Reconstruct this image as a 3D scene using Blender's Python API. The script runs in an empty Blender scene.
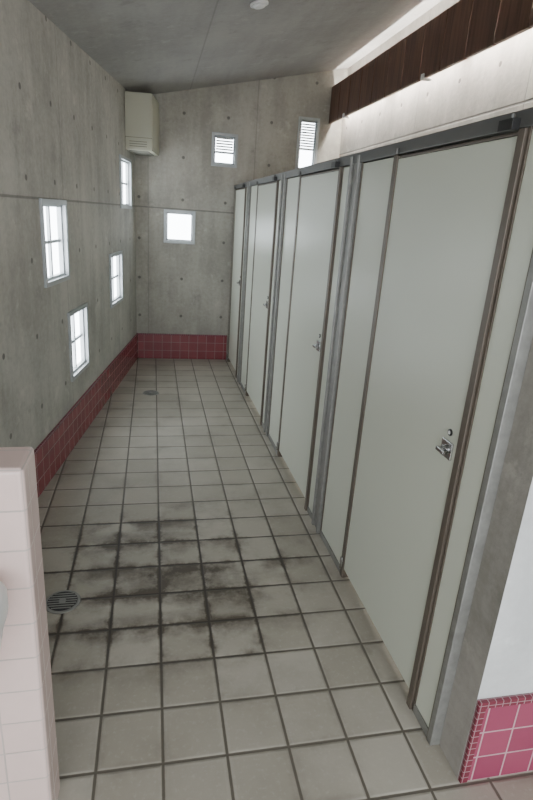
import bpy, math, bmesh
from mathutils import Vector, Matrix
COL=bpy.context.scene.collection
# ---------------------------------------------------------------- camera
H=1.62
th=math.radians(18.7); yaw=math.radians(12.5); ro=math.radians(4.07)
F=Vector((math.sin(yaw),math.cos(yaw),0)); R=Vector((math.cos(yaw),-math.sin(yaw),0)); Z=Vector((0,0,1))
fw=math.cos(th)*F-math.sin(th)*Z; va=-math.sin(th)*F-math.cos(th)*Z
xd=math.cos(ro)*R-math.sin(ro)*va; yd=math.sin(ro)*R+math.cos(ro)*va
cam=bpy.data.cameras.new('camera'); co=bpy.data.objects.new('camera',cam); COL.objects.link(co)
cam.sensor_width=36; cam.lens=541/800*36; cam.clip_start=.02
m=Matrix((xd,-yd,-fw)).transposed().to_4x4(); m.translation=Vector((0,0,H)); co.matrix_world=m
bpy.context.scene.camera=co

# ---------------------------------------------------------------- node helper
class NT:
    def __init__(s,name):
        s.mat=bpy.data.materials.new(name); s.mat.use_nodes=True
        s.t=s.mat.node_tree; s.n=s.t.nodes; s.b=s.n['Principled BSDF']
    def link(s,a,b): s.t.links.new(a,b)
    def put(s,v,inp):
        if hasattr(v,'is_output'): s.link(v,inp)
        else: inp.default_value=v
    def m(s,op,a,b=0.0,c=None,clamp=False):
        n=s.n.new('ShaderNodeMath'); n.operation=op; n.use_clamp=clamp
        s.put(a,n.inputs[0]); s.put(b,n.inputs[1])
        if c is not None: s.put(c,n.inputs[2])
        return n.outputs[0]
    def mix(s,f,a,b,bt='MIX'):
        n=s.n.new('ShaderNodeMix'); n.data_type='RGBA'; n.blend_type=bt
        s.put(f,n.inputs[0])
        for v,i in ((a,6),(b,7)):
            if isinstance(v,tuple) and len(v)==3: v=v+(1,)
            s.put(v,n.inputs[i])
        return n.outputs[2]
    def uv(s): return s.n.new('ShaderNodeTexCoord').outputs['UV']
    def obj(s): return s.n.new('ShaderNodeTexCoord').outputs['Object']
    def sep(s,v):
        n=s.n.new('ShaderNodeSeparateXYZ'); s.link(v,n.inputs[0]); return n.outputs
    def mapping(s,v,scale=(1,1,1),loc=(0,0,0)):
        n=s.n.new('ShaderNodeMapping'); s.link(v,n.inputs[0]); n.inputs['Scale'].default_value=scale; n.inputs['Location'].default_value=loc
        return n.outputs[0]
    def noise(s,v,sc,det=4,rough=.55):
        n=s.n.new('ShaderNodeTexNoise'); s.link(v,n.inputs['Vector']); n.inputs['Scale'].default_value=sc
        n.inputs['Detail'].default_value=det; n.inputs['Roughness'].default_value=rough
        return n.outputs['Fac']
    def ss(s,v,a,b,lo=0.,hi=1.):
        n=s.n.new('ShaderNodeMapRange'); n.interpolation_type='SMOOTHSTEP'
        s.put(v,n.inputs[0]); n.inputs[1].default_value=a; n.inputs[2].default_value=b; n.inputs[3].default_value=lo; n.inputs[4].default_value=hi
        return n.outputs[0]
    def bump(s,h,st=.3,dist=.01):
        n=s.n.new('ShaderNodeBump'); s.link(h,n.inputs['Height']); n.inputs['Strength'].default_value=st; n.inputs['Distance'].default_value=dist
        s.link(n.outputs[0],s.b.inputs['Normal'])
    def base(s,c):
        if isinstance(c,tuple) and len(c)==3: c=c+(1,)
        s.put(c,s.b.inputs['Base Color'])
    def rough(s,v): s.put(v,s.b.inputs['Roughness'])

def simple(name,c,r=.5,metal=0.,nz=.06,sc=12):
    k=NT(name); f=k.noise(k.obj(),sc,3)
    d=tuple(x*(1-nz*2) for x in c); e=tuple(min(1,x*(1+nz)) for x in c)
    k.base(k.mix(f,d,e)); k.rough(r); k.b.inputs['Metallic'].default_value=metal
    return k.mat

def concrete(name,lo,hi,line=1.63,dots=True,ujoint=1.35,uoff=0.):
    k=NT(name); uv=k.uv(); s=k.sep(uv); u,v=s[0],s[1]
    n1=k.noise(uv,1.3,6,.6); n2=k.noise(k.mapping(uv,(5,.7,1)),1.5,5,.6); n3=k.noise(uv,30,4,.7)
    f=k.m('ADD',k.m('MULTIPLY',n1,.5),k.m('ADD',k.m('MULTIPLY',n2,.3),k.m('MULTIPLY',n3,.2)))
    f=k.ss(f,.38,.62); c=k.mix(f,lo,hi)
    n4=k.noise(uv,5,5,.7); c=k.mix(k.m('MULTIPLY',k.ss(n4,.56,.72),.5),c,tuple(min(1,x*1.3) for x in hi))
    c=k.mix(k.m('MULTIPLY',k.ss(n4,.44,.28),.5),c,tuple(x*.72 for x in lo))
    h=n3
    if dots:
        du=k.m('MULTIPLY',k.m('SUBTRACT',k.m('FRACT',k.m('DIVIDE',k.m('ADD',u,10+uoff),.45)),.5),.45)
        dv=k.m('MULTIPLY',k.m('SUBTRACT',k.m('FRACT',k.m('DIVIDE',k.m('ADD',v,10-.04),.41)),.5),.41)
        d=k.m('SQRT',k.m('ADD',k.m('MULTIPLY',du,du),k.m('MULTIPLY',dv,dv)))
        dm=k.ss(d,.018,.012)
        c=k.mix(k.m('MULTIPLY',dm,.7),c,(.07,.065,.06))
        h=k.m('SUBTRACT',h,k.m('MULTIPLY',dm,3.))
    lu=k.m('ABSOLUTE',k.m('SUBTRACT',k.m('FRACT',k.m('ADD',k.m('DIVIDE',k.m('ADD',u,uoff),ujoint),10.3)),.5))
    lm=k.ss(k.m('MULTIPLY',lu,ujoint),.008,.003)
    lz=k.ss(k.m('ABSOLUTE',k.m('SUBTRACT',v,line)),.009,.004)
    L=k.m('MAXIMUM',k.m('MULTIPLY',lm,.5),lz)
    c=k.mix(k.m('MULTIPLY',L,.55),c,(.09,.085,.08))
    h=k.m('SUBTRACT',h,L)
    k.base(c); k.rough(.75); k.bump(h,.35,.006); return k.mat

def tiles(name,c1,c2,grout,w,h,mort=.004,rough=.3,var=0.,uo=0,vo=0):
    k=NT(name); uv=k.mapping(k.uv(),(1,1,1),(uo,vo,0))
    b=k.n.new('ShaderNodeTexBrick'); k.link(uv,b.inputs['Vector']); b.offset=0; b.squash=1
    b.inputs['Scale'].default_value=1; b.inputs['Brick Width'].default_value=w; b.inputs['Row Height'].default_value=h
    b.inputs['Mortar Size'].default_value=mort; b.inputs['Mortar Smooth'].default_value=.3; b.inputs['Bias'].default_value=0
    b.inputs['Color1'].default_value=c1+(1,); b.inputs['Color2'].default_value=c2+(1,); b.inputs['Mortar'].default_value=grout+(1,)
    n=k.noise(uv,20,3); c=k.mix(k.m('MULTIPLY',n,.2),b.outputs['Color'],tuple(x*.6 for x in c1))
    k.base(c); k.rough(k.m('ADD',k.m('MULTIPLY',b.outputs['Fac'],.5),rough)); k.bump(k.m('SUBTRACT',1.,b.outputs['Fac']),.5,.003)
    return k.mat

def emis(name,c,st):
    k=NT(name); k.base(c); k.b.inputs['Emission Color'].default_value=c+(1,); k.b.inputs['Emission Strength'].default_value=st; return k.mat

M_conL=concrete('concrete_left',(.29,.28,.25),(.46,.445,.40))
M_conB=concrete('concrete_back',(.28,.265,.23),(.43,.41,.36),ujoint=1.1,uoff=.27)
M_conR=concrete('concrete_right',(.36,.345,.31),(.52,.50,.46),line=2.3)
M_conC=concrete('concrete_ceiling',(.28,.27,.255),(.36,.35,.33),line=1.05,dots=False,ujoint=1.8)
M_conW=concrete('concrete_return_daylit',(.54,.55,.55),(.64,.65,.65),line=9,dots=False,ujoint=9,uoff=4)  # entrance daylight on the return wall is put into this paler concrete colour
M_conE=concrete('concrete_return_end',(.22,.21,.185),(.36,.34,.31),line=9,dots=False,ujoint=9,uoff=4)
M_red=tiles('red_glazed_tile',(.22,.045,.055),(.28,.065,.075),(.38,.28,.27),.1,.0967,.0025,.25)
M_redtrim=tiles('red_mosaic_trim',(.17,.025,.045),(.22,.04,.065),(.36,.24,.26),.024,.024,.0015,.25)
M_redR=tiles('red_glazed_tile_lit',(.30,.055,.11),(.36,.075,.135),(.55,.36,.39),.1,.1,.003,.22,uo=.03)  # same red tile, strong light on it painted in as a pinker, lighter colour
M_pink=tiles('pale_pink_tile',(.72,.56,.52),(.75,.59,.55),(.50,.43,.40),.100,.0985,.0025,.2,uo=.265,vo=-.006)
M_door=simple('cream_laminate',(.655,.685,.59),.36,0,.012,2)
M_taupe=simple('taupe_aluminium',(.15,.125,.10),.45,.3)
M_steel=simple('weathered_galvanised_steel',(.34,.34,.32),.5,.5,.2,25)
M_rail=simple('dark_rail_aluminium',(.16,.16,.155),.45,.5)
M_chrome=simple('satin_chrome',(.55,.55,.55),.25,1.)
M_black=simple('black_plastic',(.02,.02,.02),.4)
M_alu=simple('window_aluminium',(.42,.44,.45),.4,.3)
M_white=simple('white_enamel',(.78,.78,.76),.35)
M_beige=simple('beige_painted_steel',(.44,.43,.34),.5,0,.03,4)
M_beigeD=simple('beige_shadow_gap',(.16,.155,.13),.6)
M_glass=emis('daylit_frosted_glass',(.88,.95,1.),13.)
M_tube=emis('fluorescent_tube',(1.,.97,.91),200.)
def wood():
    k=NT('dark_stained_wood'); o=k.obj(); n=k.noise(k.mapping(o,(20,20,1.5)),2,6,.6)
    k.base(k.mix(k.ss(n,.3,.7),(.065,.03,.018),(.16,.075,.048))); k.rough(.45); k.bump(n,.2,.003); return k.mat
M_wood=wood()

def floor_mat():
    k=NT('worn_floor_tile'); uv=k.uv(); s=k.sep(uv); T=.2
    U=k.m('DIVIDE',k.m('ADD',s[0],8-.03),T); V=k.m('DIVIDE',k.m('ADD',s[1],8-1.64),T)
    fu=k.m('MULTIPLY',k.m('ABSOLUTE',k.m('SUBTRACT',k.m('FRACT',U),.5)),2.)
    fv=k.m('MULTIPLY',k.m('ABSOLUTE',k.m('SUBTRACT',k.m('FRACT',V),.5)),2.)
    wob=k.m('MULTIPLY',k.m('SUBTRACT',k.noise(uv,40,3),.5),.02)
    e=k.m('ADD',k.m('MAXIMUM',fu,fv),wob)
    grout=k.ss(e,.940,.968)
    cell=k.n.new('ShaderNodeCombineXYZ'); k.link(k.m('FLOOR',U),cell.inputs[0]); k.link(k.m('FLOOR',V),cell.inputs[1])
    wn=k.n.new('ShaderNodeTexWhiteNoise'); wn.noise_dimensions='2D'; k.link(cell.outputs[0],wn.inputs['Vector'])
    rnd=wn.outputs['Value']
    base=k.mix(rnd,(.365,.338,.28),(.475,.445,.38))
    n1=k.noise(uv,3.,5,.6); base=k.mix(k.m('MULTIPLY',k.ss(n1,.35,.7),.6),base,(.31,.285,.235))
    n2=k.noise(uv,55,4,.7); base=k.mix(k.m('MULTIPLY',k.ss(n2,.5,.75),.25),base,(.60,.58,.53))
    rim=k.m('MULTIPLY',k.ss(e,.80,.93),.25); base=k.mix(rim,base,(.54,.51,.45))
    def blob(cx,cy,rx,ry,amp,sc,lo,hi,v=uv):
        dx=k.m('DIVIDE',k.m('SUBTRACT',s[0],cx),rx); dy=k.m('DIVIDE',k.m('SUBTRACT',s[1],cy),ry)
        d=k.m('SQRT',k.m('ADD',k.m('MULTIPLY',dx,dx),k.m('MULTIPLY',dy,dy)))
        return k.ss(k.m('ADD',d,k.m('MULTIPLY',k.m('SUBTRACT',k.noise(v,sc,5,.65),.5),amp)),hi,lo)
    reg=blob(.05,2.20,.85,.75,1.1,2.2,.5,1.1)
    st_=k.mapping(uv,(.55,1.6,1))
    core=blob(.14,2.12,.40,.15,1.6,6.,.3,1.15,st_)
    core2=blob(-.02,1.85,.36,.09,1.6,6.,.3,1.15,st_)
    core3=blob(-.10,2.48,.42,.09,1.6,6.,.3,1.15,st_)
    core4=blob(.38,1.98,.16,.10,1.6,6.,.3,1.15,st_)
    core=k.m('MAXIMUM',k.m('MAXIMUM',core,k.m('MULTIPLY',core4,.7)),k.m('MULTIPLY',k.m('MAXIMUM',core2,core3),.85))
    n3=k.noise(uv,6,7,.75)
    fvs=k.m('FRACT',V)
    near=k.ss(k.m('ADD',fvs,k.m('MULTIPLY',k.m('SUBTRACT',n3,.5),1.2)),.35,1.05)
    edge=k.ss(k.m('ADD',e,k.m('MULTIPLY',k.m('SUBTRACT',n3,.5),1.7)),.5,1.25)
    edge=k.m('MAXIMUM',k.m('MULTIPLY',edge,.8),k.m('MULTIPLY',near,.8))
    sharp=k.ss(k.m('ADD',e,k.m('MULTIPLY',k.m('SUBTRACT',n3,.5),.4)),.84,.99)
    dirt=k.m('MULTIPLY',k.m('MULTIPLY',edge,reg),k.ss(n1,.33,.60))
    dirt=k.m('ADD',dirt,k.m('MULTIPLY',k.m('MULTIPLY',core,k.ss(n3,.2,.6)),.66))
    dirt=k.m('ADD',dirt,k.m('MULTIPLY',k.m('MULTIPLY',sharp,reg),.6),clamp=True)
    faint=k.m('MULTIPLY',k.ss(k.m('ADD',e,k.m('MULTIPLY',k.m('SUBTRACT',n1,.5),1.4)),.75,1.2),.34)
    dirt=k.m('MAXIMUM',dirt,faint)
    c=k.mix(k.m('MULTIPLY',dirt,.92),base,(.066,.049,.033))
    gc=k.mix(reg,(.125,.11,.088),(.045,.037,.028))
    c=k.mix(grout,c,gc)
    k.base(c); k.rough(k.m('ADD',k.m('MULTIPLY',n2,.3),.33))
    k.bump(k.m('ADD',k.m('MULTIPLY',k.ss(e,.88,.98),-1.),k.m('MULTIPLY',n2,.15)),.6,.004)
    return k.mat
M_floor=floor_mat()

# ---------------------------------------------------------------- mesh builder
class MB:
    def __init__(s): s.v=[];s.f=[];s.mi=[];s.mats=[];s.sm=[]
    def mat(s,m):
        if m not in s.mats: s.mats.append(m)
        return s.mats.index(m)
    def poly(s,pts,m):
        i=len(s.v); s.v+=[tuple(p) for p in pts]; s.f.append(tuple(range(i,i+len(pts)))); s.mi.append(s.mat(m)); s.sm.append(False)
    def box(s,x0,x1,y0,y1,z0,z1,m):
        i=len(s.v); s.v+=[(x,y,z) for x in(x0,x1) for y in(y0,y1) for z in(z0,z1)]
        for q in((0,1,3,2),(4,6,7,5),(0,4,5,1),(2,3,7,6),(0,2,6,4),(1,5,7,3)):
            s.f.append(tuple(i+a for a in q)); s.mi.append(s.mat(m)); s.sm.append(False)
        return s
    def cyl(s,c,ax,r,h,m,n=24,r2=None):
        r2=r if r2 is None else r2
        a=Vector(ax).normalized(); b=a.orthogonal().normalized(); d=a.cross(b); c=Vector(c); i=len(s.v)
        for j in range(n):
            t=2*math.pi*j/n; o=b*math.cos(t)+d*math.sin(t); s.v.append(tuple(c+o*r)); s.v.append(tuple(c+a*h+o*r2))
        for j in range(n):
            k=(j+1)%n; s.f.append((i+2*j,i+2*k,i+2*k+1,i+2*j+1)); s.mi.append(s.mat(m)); s.sm.append(True)
        s.f.append(tuple(i+2*j for j in range(n))[::-1]); s.mi.append(s.mat(m)); s.sm.append(False)
        s.f.append(tuple(i+2*j+1 for j in range(n))); s.mi.append(s.mat(m)); s.sm.append(False)
    def done(s,name,parent=None,bevel=0.,M=None,seg=2):
        me=bpy.data.meshes.new(name); me.from_pydata(s.v,[],s.f); 
        for m in s.mats: me.materials.append(m)
        for p,mi,sm in zip(me.polygons,s.mi,s.sm): p.material_index=mi; p.use_smooth=sm
        uvl=me.uv_layers.new(name='UVMap')
        me.update()
        for p in me.polygons:
            n=p.normal; ax=max(range(3),key=lambda a:abs(n[a]))
            for li in p.loop_indices:
                c=me.vertices[me.loops[li].vertex_index].co
                uvl.data[li].uv=(c.y,c.z) if ax==0 else ((c.x,c.z) if ax==1 else (c.x,c.y))
        o=bpy.data.objects.new(name,me); COL.objects.link(o)
        if M is not None: o.matrix_world=M
        if parent: o.parent=parent
        if bevel>0:
            b=o.modifiers.new('bevel','BEVEL'); b.width=bevel; b.segments=seg; b.limit_method='ANGLE'
        return o
def empty(name,loc=(0,0,0)):
    e=bpy.data.objects.new(name,None); e.empty_display_size=.1; COL.objects.link(e); e.location=loc; return e

# ---------------------------------------------------------------- room
YB=6.13; YF=-1.9; XR=1.97; SL=.1505; CS=math.sqrt(1+SL*SL)
def xl(y): return -.18+SL*(y-YB)
def zc(x): return 2.68+.225*x
ML=Matrix.Translation((-.18,YB,0))@Matrix.Rotation(-math.atan(SL),4,'Z')
MBk=Matrix.Translation((0,YB,0))@Matrix.Rotation(-math.pi/2,4,'Z')
def lw(y): return (y-YB)*CS
def wall(name,M,u0,u1,top,holes,mat,dep=.12):
    b=MB(); us=sorted({u0,u1}|{h[0] for h in holes}|{h[1] for h in holes}); zs=sorted({0.}|{h[2] for h in holes}|{h[3] for h in holes})
    for a,c in zip(us,us[1:]):
        for i,z in enumerate(zs):
            last=i==len(zs)-1
            if not last:
                z2=zs[i+1]
                if any(h[0]<=a and c<=h[1] and h[2]<=z and z2<=h[3] for h in holes): continue
                b.poly([(0,a,z),(0,c,z),(0,c,z2),(0,a,z2)],mat)
            else: b.poly([(0,a,z),(0,c,z),(0,c,top(c)),(0,a,top(a))],mat)
    for a,c,z,w in holes:
        b.poly([(0,a,z),(0,c,z),(-dep,c,z),(-dep,a,z)],mat); b.poly([(0,a,w),(-dep,a,w),(-dep,c,w),(0,c,w)],mat)
        b.poly([(0,a,z),(-dep,a,z),(-dep,a,w),(0,a,w)],mat); b.poly([(0,c,z),(0,c,w),(-dep,c,w),(-dep,c,z)],mat)
    return b.done(name,M=M)
LH=[(3.30,3.75,1.15,1.63),(3.69,4.13,.47,.94),(4.89,5.38,.77,1.23),(5.37,5.87,1.60,2.05)]
LHl=[(lw(a),lw(b),c,d) for a,b,c,d in LH]
BH=[(.11,.44,1.28,1.62),(.59,.86,2.08,2.40),(1.49,1.72,2.10,2.63)]
wall('wall_left',ML,lw(YF),0,lambda y:zc(-.18+y*SL/CS),LHl,M_conL)
wall('wall_back',MBk,-.18,XR,lambda y:zc(y),BH,M_conB)
b=MB(); b.poly([(XR,YF,0),(XR,YF,zc(XR)),(XR,YB,zc(XR)),(XR,YB,0)],M_conR); b.done('wall_right')
b=MB(); b.poly([(xl(YF),YF,0),(XR,YF,0),(XR,YB,0),(-.18,YB,0)],M_floor)
b.done('floor')
b=MB(); b.poly([(xl(YF),YF,zc(xl(YF))),(-.18,YB,zc(-.18)),(XR,YB,zc(XR)),(XR,YF,zc(XR))],M_conC); b.done('ceiling')
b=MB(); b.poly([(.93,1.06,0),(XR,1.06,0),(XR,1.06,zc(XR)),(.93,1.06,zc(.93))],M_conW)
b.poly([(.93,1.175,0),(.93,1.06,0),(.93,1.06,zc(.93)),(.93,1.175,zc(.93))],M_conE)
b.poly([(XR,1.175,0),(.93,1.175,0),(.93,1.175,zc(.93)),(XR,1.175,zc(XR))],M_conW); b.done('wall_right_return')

# baseboards
b=MB(); b.box(0,.012,lw(1.24),-.002,0,.275,M_red); b.box(0,.016,lw(1.24),-.002,.275,.29,M_redtrim); b.done('baseboard_left',M=ML,bevel=.002)
b=MB(); b.box(0,.012,-.165,.835,0,.275,M_red); b.box(0,.016,-.165,.835,.275,.29,M_redtrim); b.done('baseboard_back',M=MBk,bevel=.002)
b=MB(); b.box(.955,XR-.002,1.048,1.06,0,.30,M_redR); b.box(.93,XR-.002,1.044,1.06,.30,.324,M_redtrim); b.box(.93,.955,1.044,1.06,0,.30,M_redtrim)
b.done('baseboard_right',bevel=.002)

# windows
def window(n,M,h,kind):
    a,c,z,w=h; b=MB(); t=.028
    for (p,q,r,s_) in((a,a+t,z,w),(c-t,c,z,w),(a+t,c-t,z,z+t),(a+t,c-t,w-t,w)): b.box(-.05,.014,p,q,r,s_,M_alu)
    g=.014; a2,c2,z2,w2=a+t,c-t,z+t,w-t
    for (p,q,r,s_) in((a2,a2+g,z2,w2),(c2-g,c2,z2,w2),(a2,c2,z2,z2+g),(a2,c2,w2-g,w2)): b.box(-.045,-.012,p,q,r,s_,M_alu)
    um=(a+c)/2; zm=(z+w)/2
    if kind=='cross': b.box(-.043,-.022,um-.011,um+.011,z2,w2,M_alu); b.box(-.042,-.026,a2,c2,zm-.009,zm+.009,M_alu)
    if kind=='louver':
        zl=z2+(w2-z2)*.42; b.box(-.045,-.010,a2,c2,zl-.01,zl+.01,M_alu)
        k=zl+.03
        while k<w2-.01: b.box(-.04,-.008,a2+.02,c2-.02,k-.007,k+.007,M_steel); k+=.026
    b.poly([(-.04,a2,z2),(-.04,c2,z2),(-.04,c2,w2),(-.04,a2,w2)],M_glass)
    b.done('window_%d'%n,M=M,bevel=.0015)
for i,h in enumerate(LHl): window(i+1,ML,h,'cross')
window(5,MBk,BH[0],'plain'); window(6,MBk,BH[1],'louver'); window(7,MBk,BH[2],'louver')

# ---------------------------------------------------------------- toilet stalls
XS=.90; ZT=1.90
doors=[(1.335,2.07),(2.70,3.44),(4.06,4.80),(5.40,6.03)]
posts=[(2.44,2.55),(3.80,3.91),(5.15,5.26)]
RS=Matrix.Translation((XS,1.17,0))@Matrix.Rotation(math.radians(.62),4,'Z')@Matrix.Translation((-XS,-1.17,0))
st=empty('toilet_stall_partition'); st.matrix_world=RS@Matrix.Translation((XS,1.17,0))
P=Matrix.Translation((-XS,-1.17,0))
def part(b,name,bev=.002):
    o=b.done(name,bevel=bev); o.parent=st; o.matrix_parent_inverse=P; return o
panels=[(1.20,1.315)]+[(2.09,2.425),(2.565,2.68),(3.46,3.785),(3.925,4.04),(4.82,5.135),(5.275,5.38),(6.05,6.115)]
b=MB()
for a,c in panels: b.box(XS+.004,XS+.036,a+.008,c-.008,.035,ZT-.035,M_door)
part(b,'front_panels')
b=MB()
for a,c in panels:
    for p,q in((a,a+.008),(c-.008,c)): b.box(XS,XS+.04,p,q,0,ZT-.03,M_taupe)
    b.box(XS,XS+.04,a,c,0,.035,M_steel)
part(b,'panel_edge_trim',.001)
b=MB()
b.box(XS-.004,XS+.05,1.176,1.20,0,ZT,M_steel)
for a,c in posts:
    b.box(XS-.012,XS+.05,a,a+.022,0,ZT,M_steel); b.box(XS-.012,XS+.05,c-.022,c,0,ZT,M_steel); b.box(XS,XS+.05,a+.022,c-.022,0,ZT,M_steel)
part(b,'posts',.002)
b=MB(); b.box(XS-.006,XS+.05,1.176,YB-.015,ZT-.03,ZT+.012,M_rail); part(b,'head_rail')
b=MB()
for a,c in posts: b.box(XS+.052,XR-.012,(a+c)/2-.018,(a+c)/2+.018,.03,ZT-.03,M_door)
part(b,'dividers')
for i,(a,c) in enumerate(doors):
    e=empty('door_%d'%(i+1)); e.matrix_world=RS@Matrix.Translation((XS,a,0)); PI=Matrix.Translation((-XS,-a,0))
    def dp(b,name,bev=.002):
        o=b.done(name,bevel=bev); o.parent=e; o.matrix_parent_inverse=PI
    b=MB(); b.box(XS+.002,XS+.034,a+.012,c-.012,.05,ZT-.045,M_door); dp(b,'door_slab')
    b=MB(); b.box(XS-.008,XS+.038,a-.018,a+.010,.0,ZT-.032,M_taupe); b.box(XS-.003,XS+.038,c-.011,c+.018,.0,ZT-.032,M_taupe)
    b.box(XS,XS+.036,a+.012,c-.012,ZT-.044,ZT-.036,M_taupe); dp(b,'edge_trim',.002)
    q=a-.018
    b=MB(); b.box(XS-.005,XS+.003,q+.055,q+.115,.945,1.0,M_chrome); b.cyl((XS-.004,q+.085,.972),(-1,0,0),.014,.012,M_chrome)
    b.box(XS-.032,XS-.012,q+.055,q+.100,.966,.978,M_chrome)
    b.cyl((XS+.003,q+.085,1.028),(-1,0,0),.011,.006,M_black); b.cyl((XS-.002,q+.085,1.028),(-1,0,0),.006,.003,M_white); dp(b,'latch',.002)
    b=MB(); b.box(XS-.028,XS-.006,a+.01,a+.07,ZT-.035,ZT-.008,M_black); b.cyl((XS-.018,a+.03,ZT-.008),(0,0,1),.006,.012,M_rail)
    b.cyl((XS-.012,c-.02,ZT-.03),(0,0,1),.008,.02,M_rail); b.cyl((XS-.008,c+.001,.05),(0,0,1),.008,.06,M_chrome); dp(b,'pivot_hinge',.001)

# ---------------------------------------------------------------- wood valance with fluorescent strip
va_=empty('wood_light_valance',(1.83,3,2.6)); b=MB(); y=YB-.004
while y>.0+1.2:
    y0=max(y-.30,1.18); b.box(1.815,1.84,y0+.005,y-.003,2.59,2.935,M_wood); y-=.30
b.box(1.84,1.86,1.18,YB-.005,2.60,2.63,M_wood); b.box(1.84,1.86,1.18,YB-.005,2.89,2.92,M_wood)
o=b.done('boards',bevel=.003); o.parent=va_; o.matrix_parent_inverse=Matrix.Translation((-1.83,-3,-2.6))
b=MB()
for y in(2.3,3.95,5.62): b.box(1.805,1.87,y-.02,y+.02,2.578,2.589,M_white); b.box(1.803,1.813,y-.02,y+.02,2.578,2.615,M_white)
o=b.done('brackets',bevel=.002); o.parent=va_; o.matrix_parent_inverse=Matrix.Translation((-1.83,-3,-2.6))
for i in range(4):
    y0=1.25+i*1.22; b=MB(); b.box(XR-.04,XR-.002,y0,y0+1.18,2.70,2.76,M_white)
    b.box(XR-.07,XR-.03,y0,y0+.03,2.70,2.75,M_white); b.box(XR-.07,XR-.03,y0+1.15,y0+1.18,2.70,2.75,M_white)
    b.cyl((XR-.06,y0+.03,2.725),(0,1,0),.014,1.12,M_tube,12); b.done('fluorescent_light',bevel=0)

# ---------------------------------------------------------------- air unit in the corner
b=MB()
b.box(.004,.245,-.50,-.045,2.12,2.595,M_beige)
b.box(.245,.252,-.485,-.06,2.14,2.50,M_beige)
b.box(.03,.205,-.46,-.10,2.112,2.12,M_beigeD)
b.box(.003,.2465,-.5015,-.05,2.225,2.229,M_beigeD)
for k in range(3): b.box(.04,.20,-.5020,-.50,2.15+k*.02,2.155+k*.02,M_beigeD)
b.done('air_conditioner',M=ML,bevel=.006)

# smoke detector
b=MB(); zz=zc(.617); ax=Vector((.225,0,-1)); b.cyl((.617,3.76,zz-.001),ax,.055,.012,M_white,32); b.cyl((.620,3.76,zz-.013),ax,.042,.012,M_white,32,.03); b.done('smoke_detector')

# floor drains
def drain(x,y,r):
    b=MB(); b.cyl((x,y,.0005),(0,0,1),r,.004,M_steel,40,r*.96); b.cyl((x,y,.0045),(0,0,1),r*.82,.0012,M_black,40)
    for k in range(-3,4):
        hw=math.sqrt(max(0,(r*.80)**2-(k*r*.2)**2)); b.box(x-hw,x+hw,y+k*r*.2-r*.035,y+k*r*.2+r*.035,.005,.0075,M_steel)
    b.cyl((x,y,.005),(0,0,1),r*.2,.0035,M_steel,20); b.done('floor_drain')
drain(-.38,2.03,.075); drain(-.02,4.87,.075)

# tiled half wall + basin
b=MB(); b.box(xl(1.1)+.03,-.265,1.09,1.215,0,1.09,M_pink); b.done('tiled_half_wall',bevel=.012,seg=4)
bs=MB(); cx,cy=-.50,.90; N=40; DZ=.07
def ring(rx,ry,z):
    i=len(bs.v)
    for j in range(N):
        t=2*math.pi*j/N; c_,s_=math.cos(t),math.sin(t); p=.45
        bs.v.append((cx+rx*math.copysign(abs(c_)**p,c_),cy+ry*math.copysign(abs(s_)**p,s_),z+DZ))
    return i
prof=[(.05,.05,.50),(.12,.11,.56),(.19,.165,.66),(.205,.175,.735),(.21,.18,.745),(.21,.18,.775),(.205,.175,.785),(.18,.16,.783),(.165,.145,.765),(.13,.11,.68),(.03,.03,.655)]
rs=[ring(*q) for q in prof]
for a,c in zip(rs,rs[1:]):
    for j in range(N):
        k=(j+1)%N; bs.f.append((a+j,a+k,c+k,c+j)); bs.mi.append(bs.mat(M_white)); bs.sm.append(True)
for r_,rev in((rs[0],1),(rs[-1],0)):
    f_=tuple(r_+j for j in range(N)); bs.f.append(f_[::-1] if rev else f_); bs.mi.append(0); bs.sm.append(True)
bs.box(cx-.1,cx+.1,1.05,1.089,.60+DZ,.77+DZ,M_white)
bs.cyl((cx,1.03,.78+DZ),(0,0,1),.013,.12,M_chrome,16); bs.cyl((cx,1.035,.89+DZ),(0,-1,-.15),.010,.11,M_chrome,16)
bs.done('wash_basin')

# ---------------------------------------------------------------- daylight from the open entrance behind
w=bpy.data.worlds.new('world'); bpy.context.scene.world=w; w.use_nodes=True
bg=w.node_tree.nodes['Background']; bg.inputs[0].default_value=(.92,.96,1.,1); bg.inputs[1].default_value=5.6
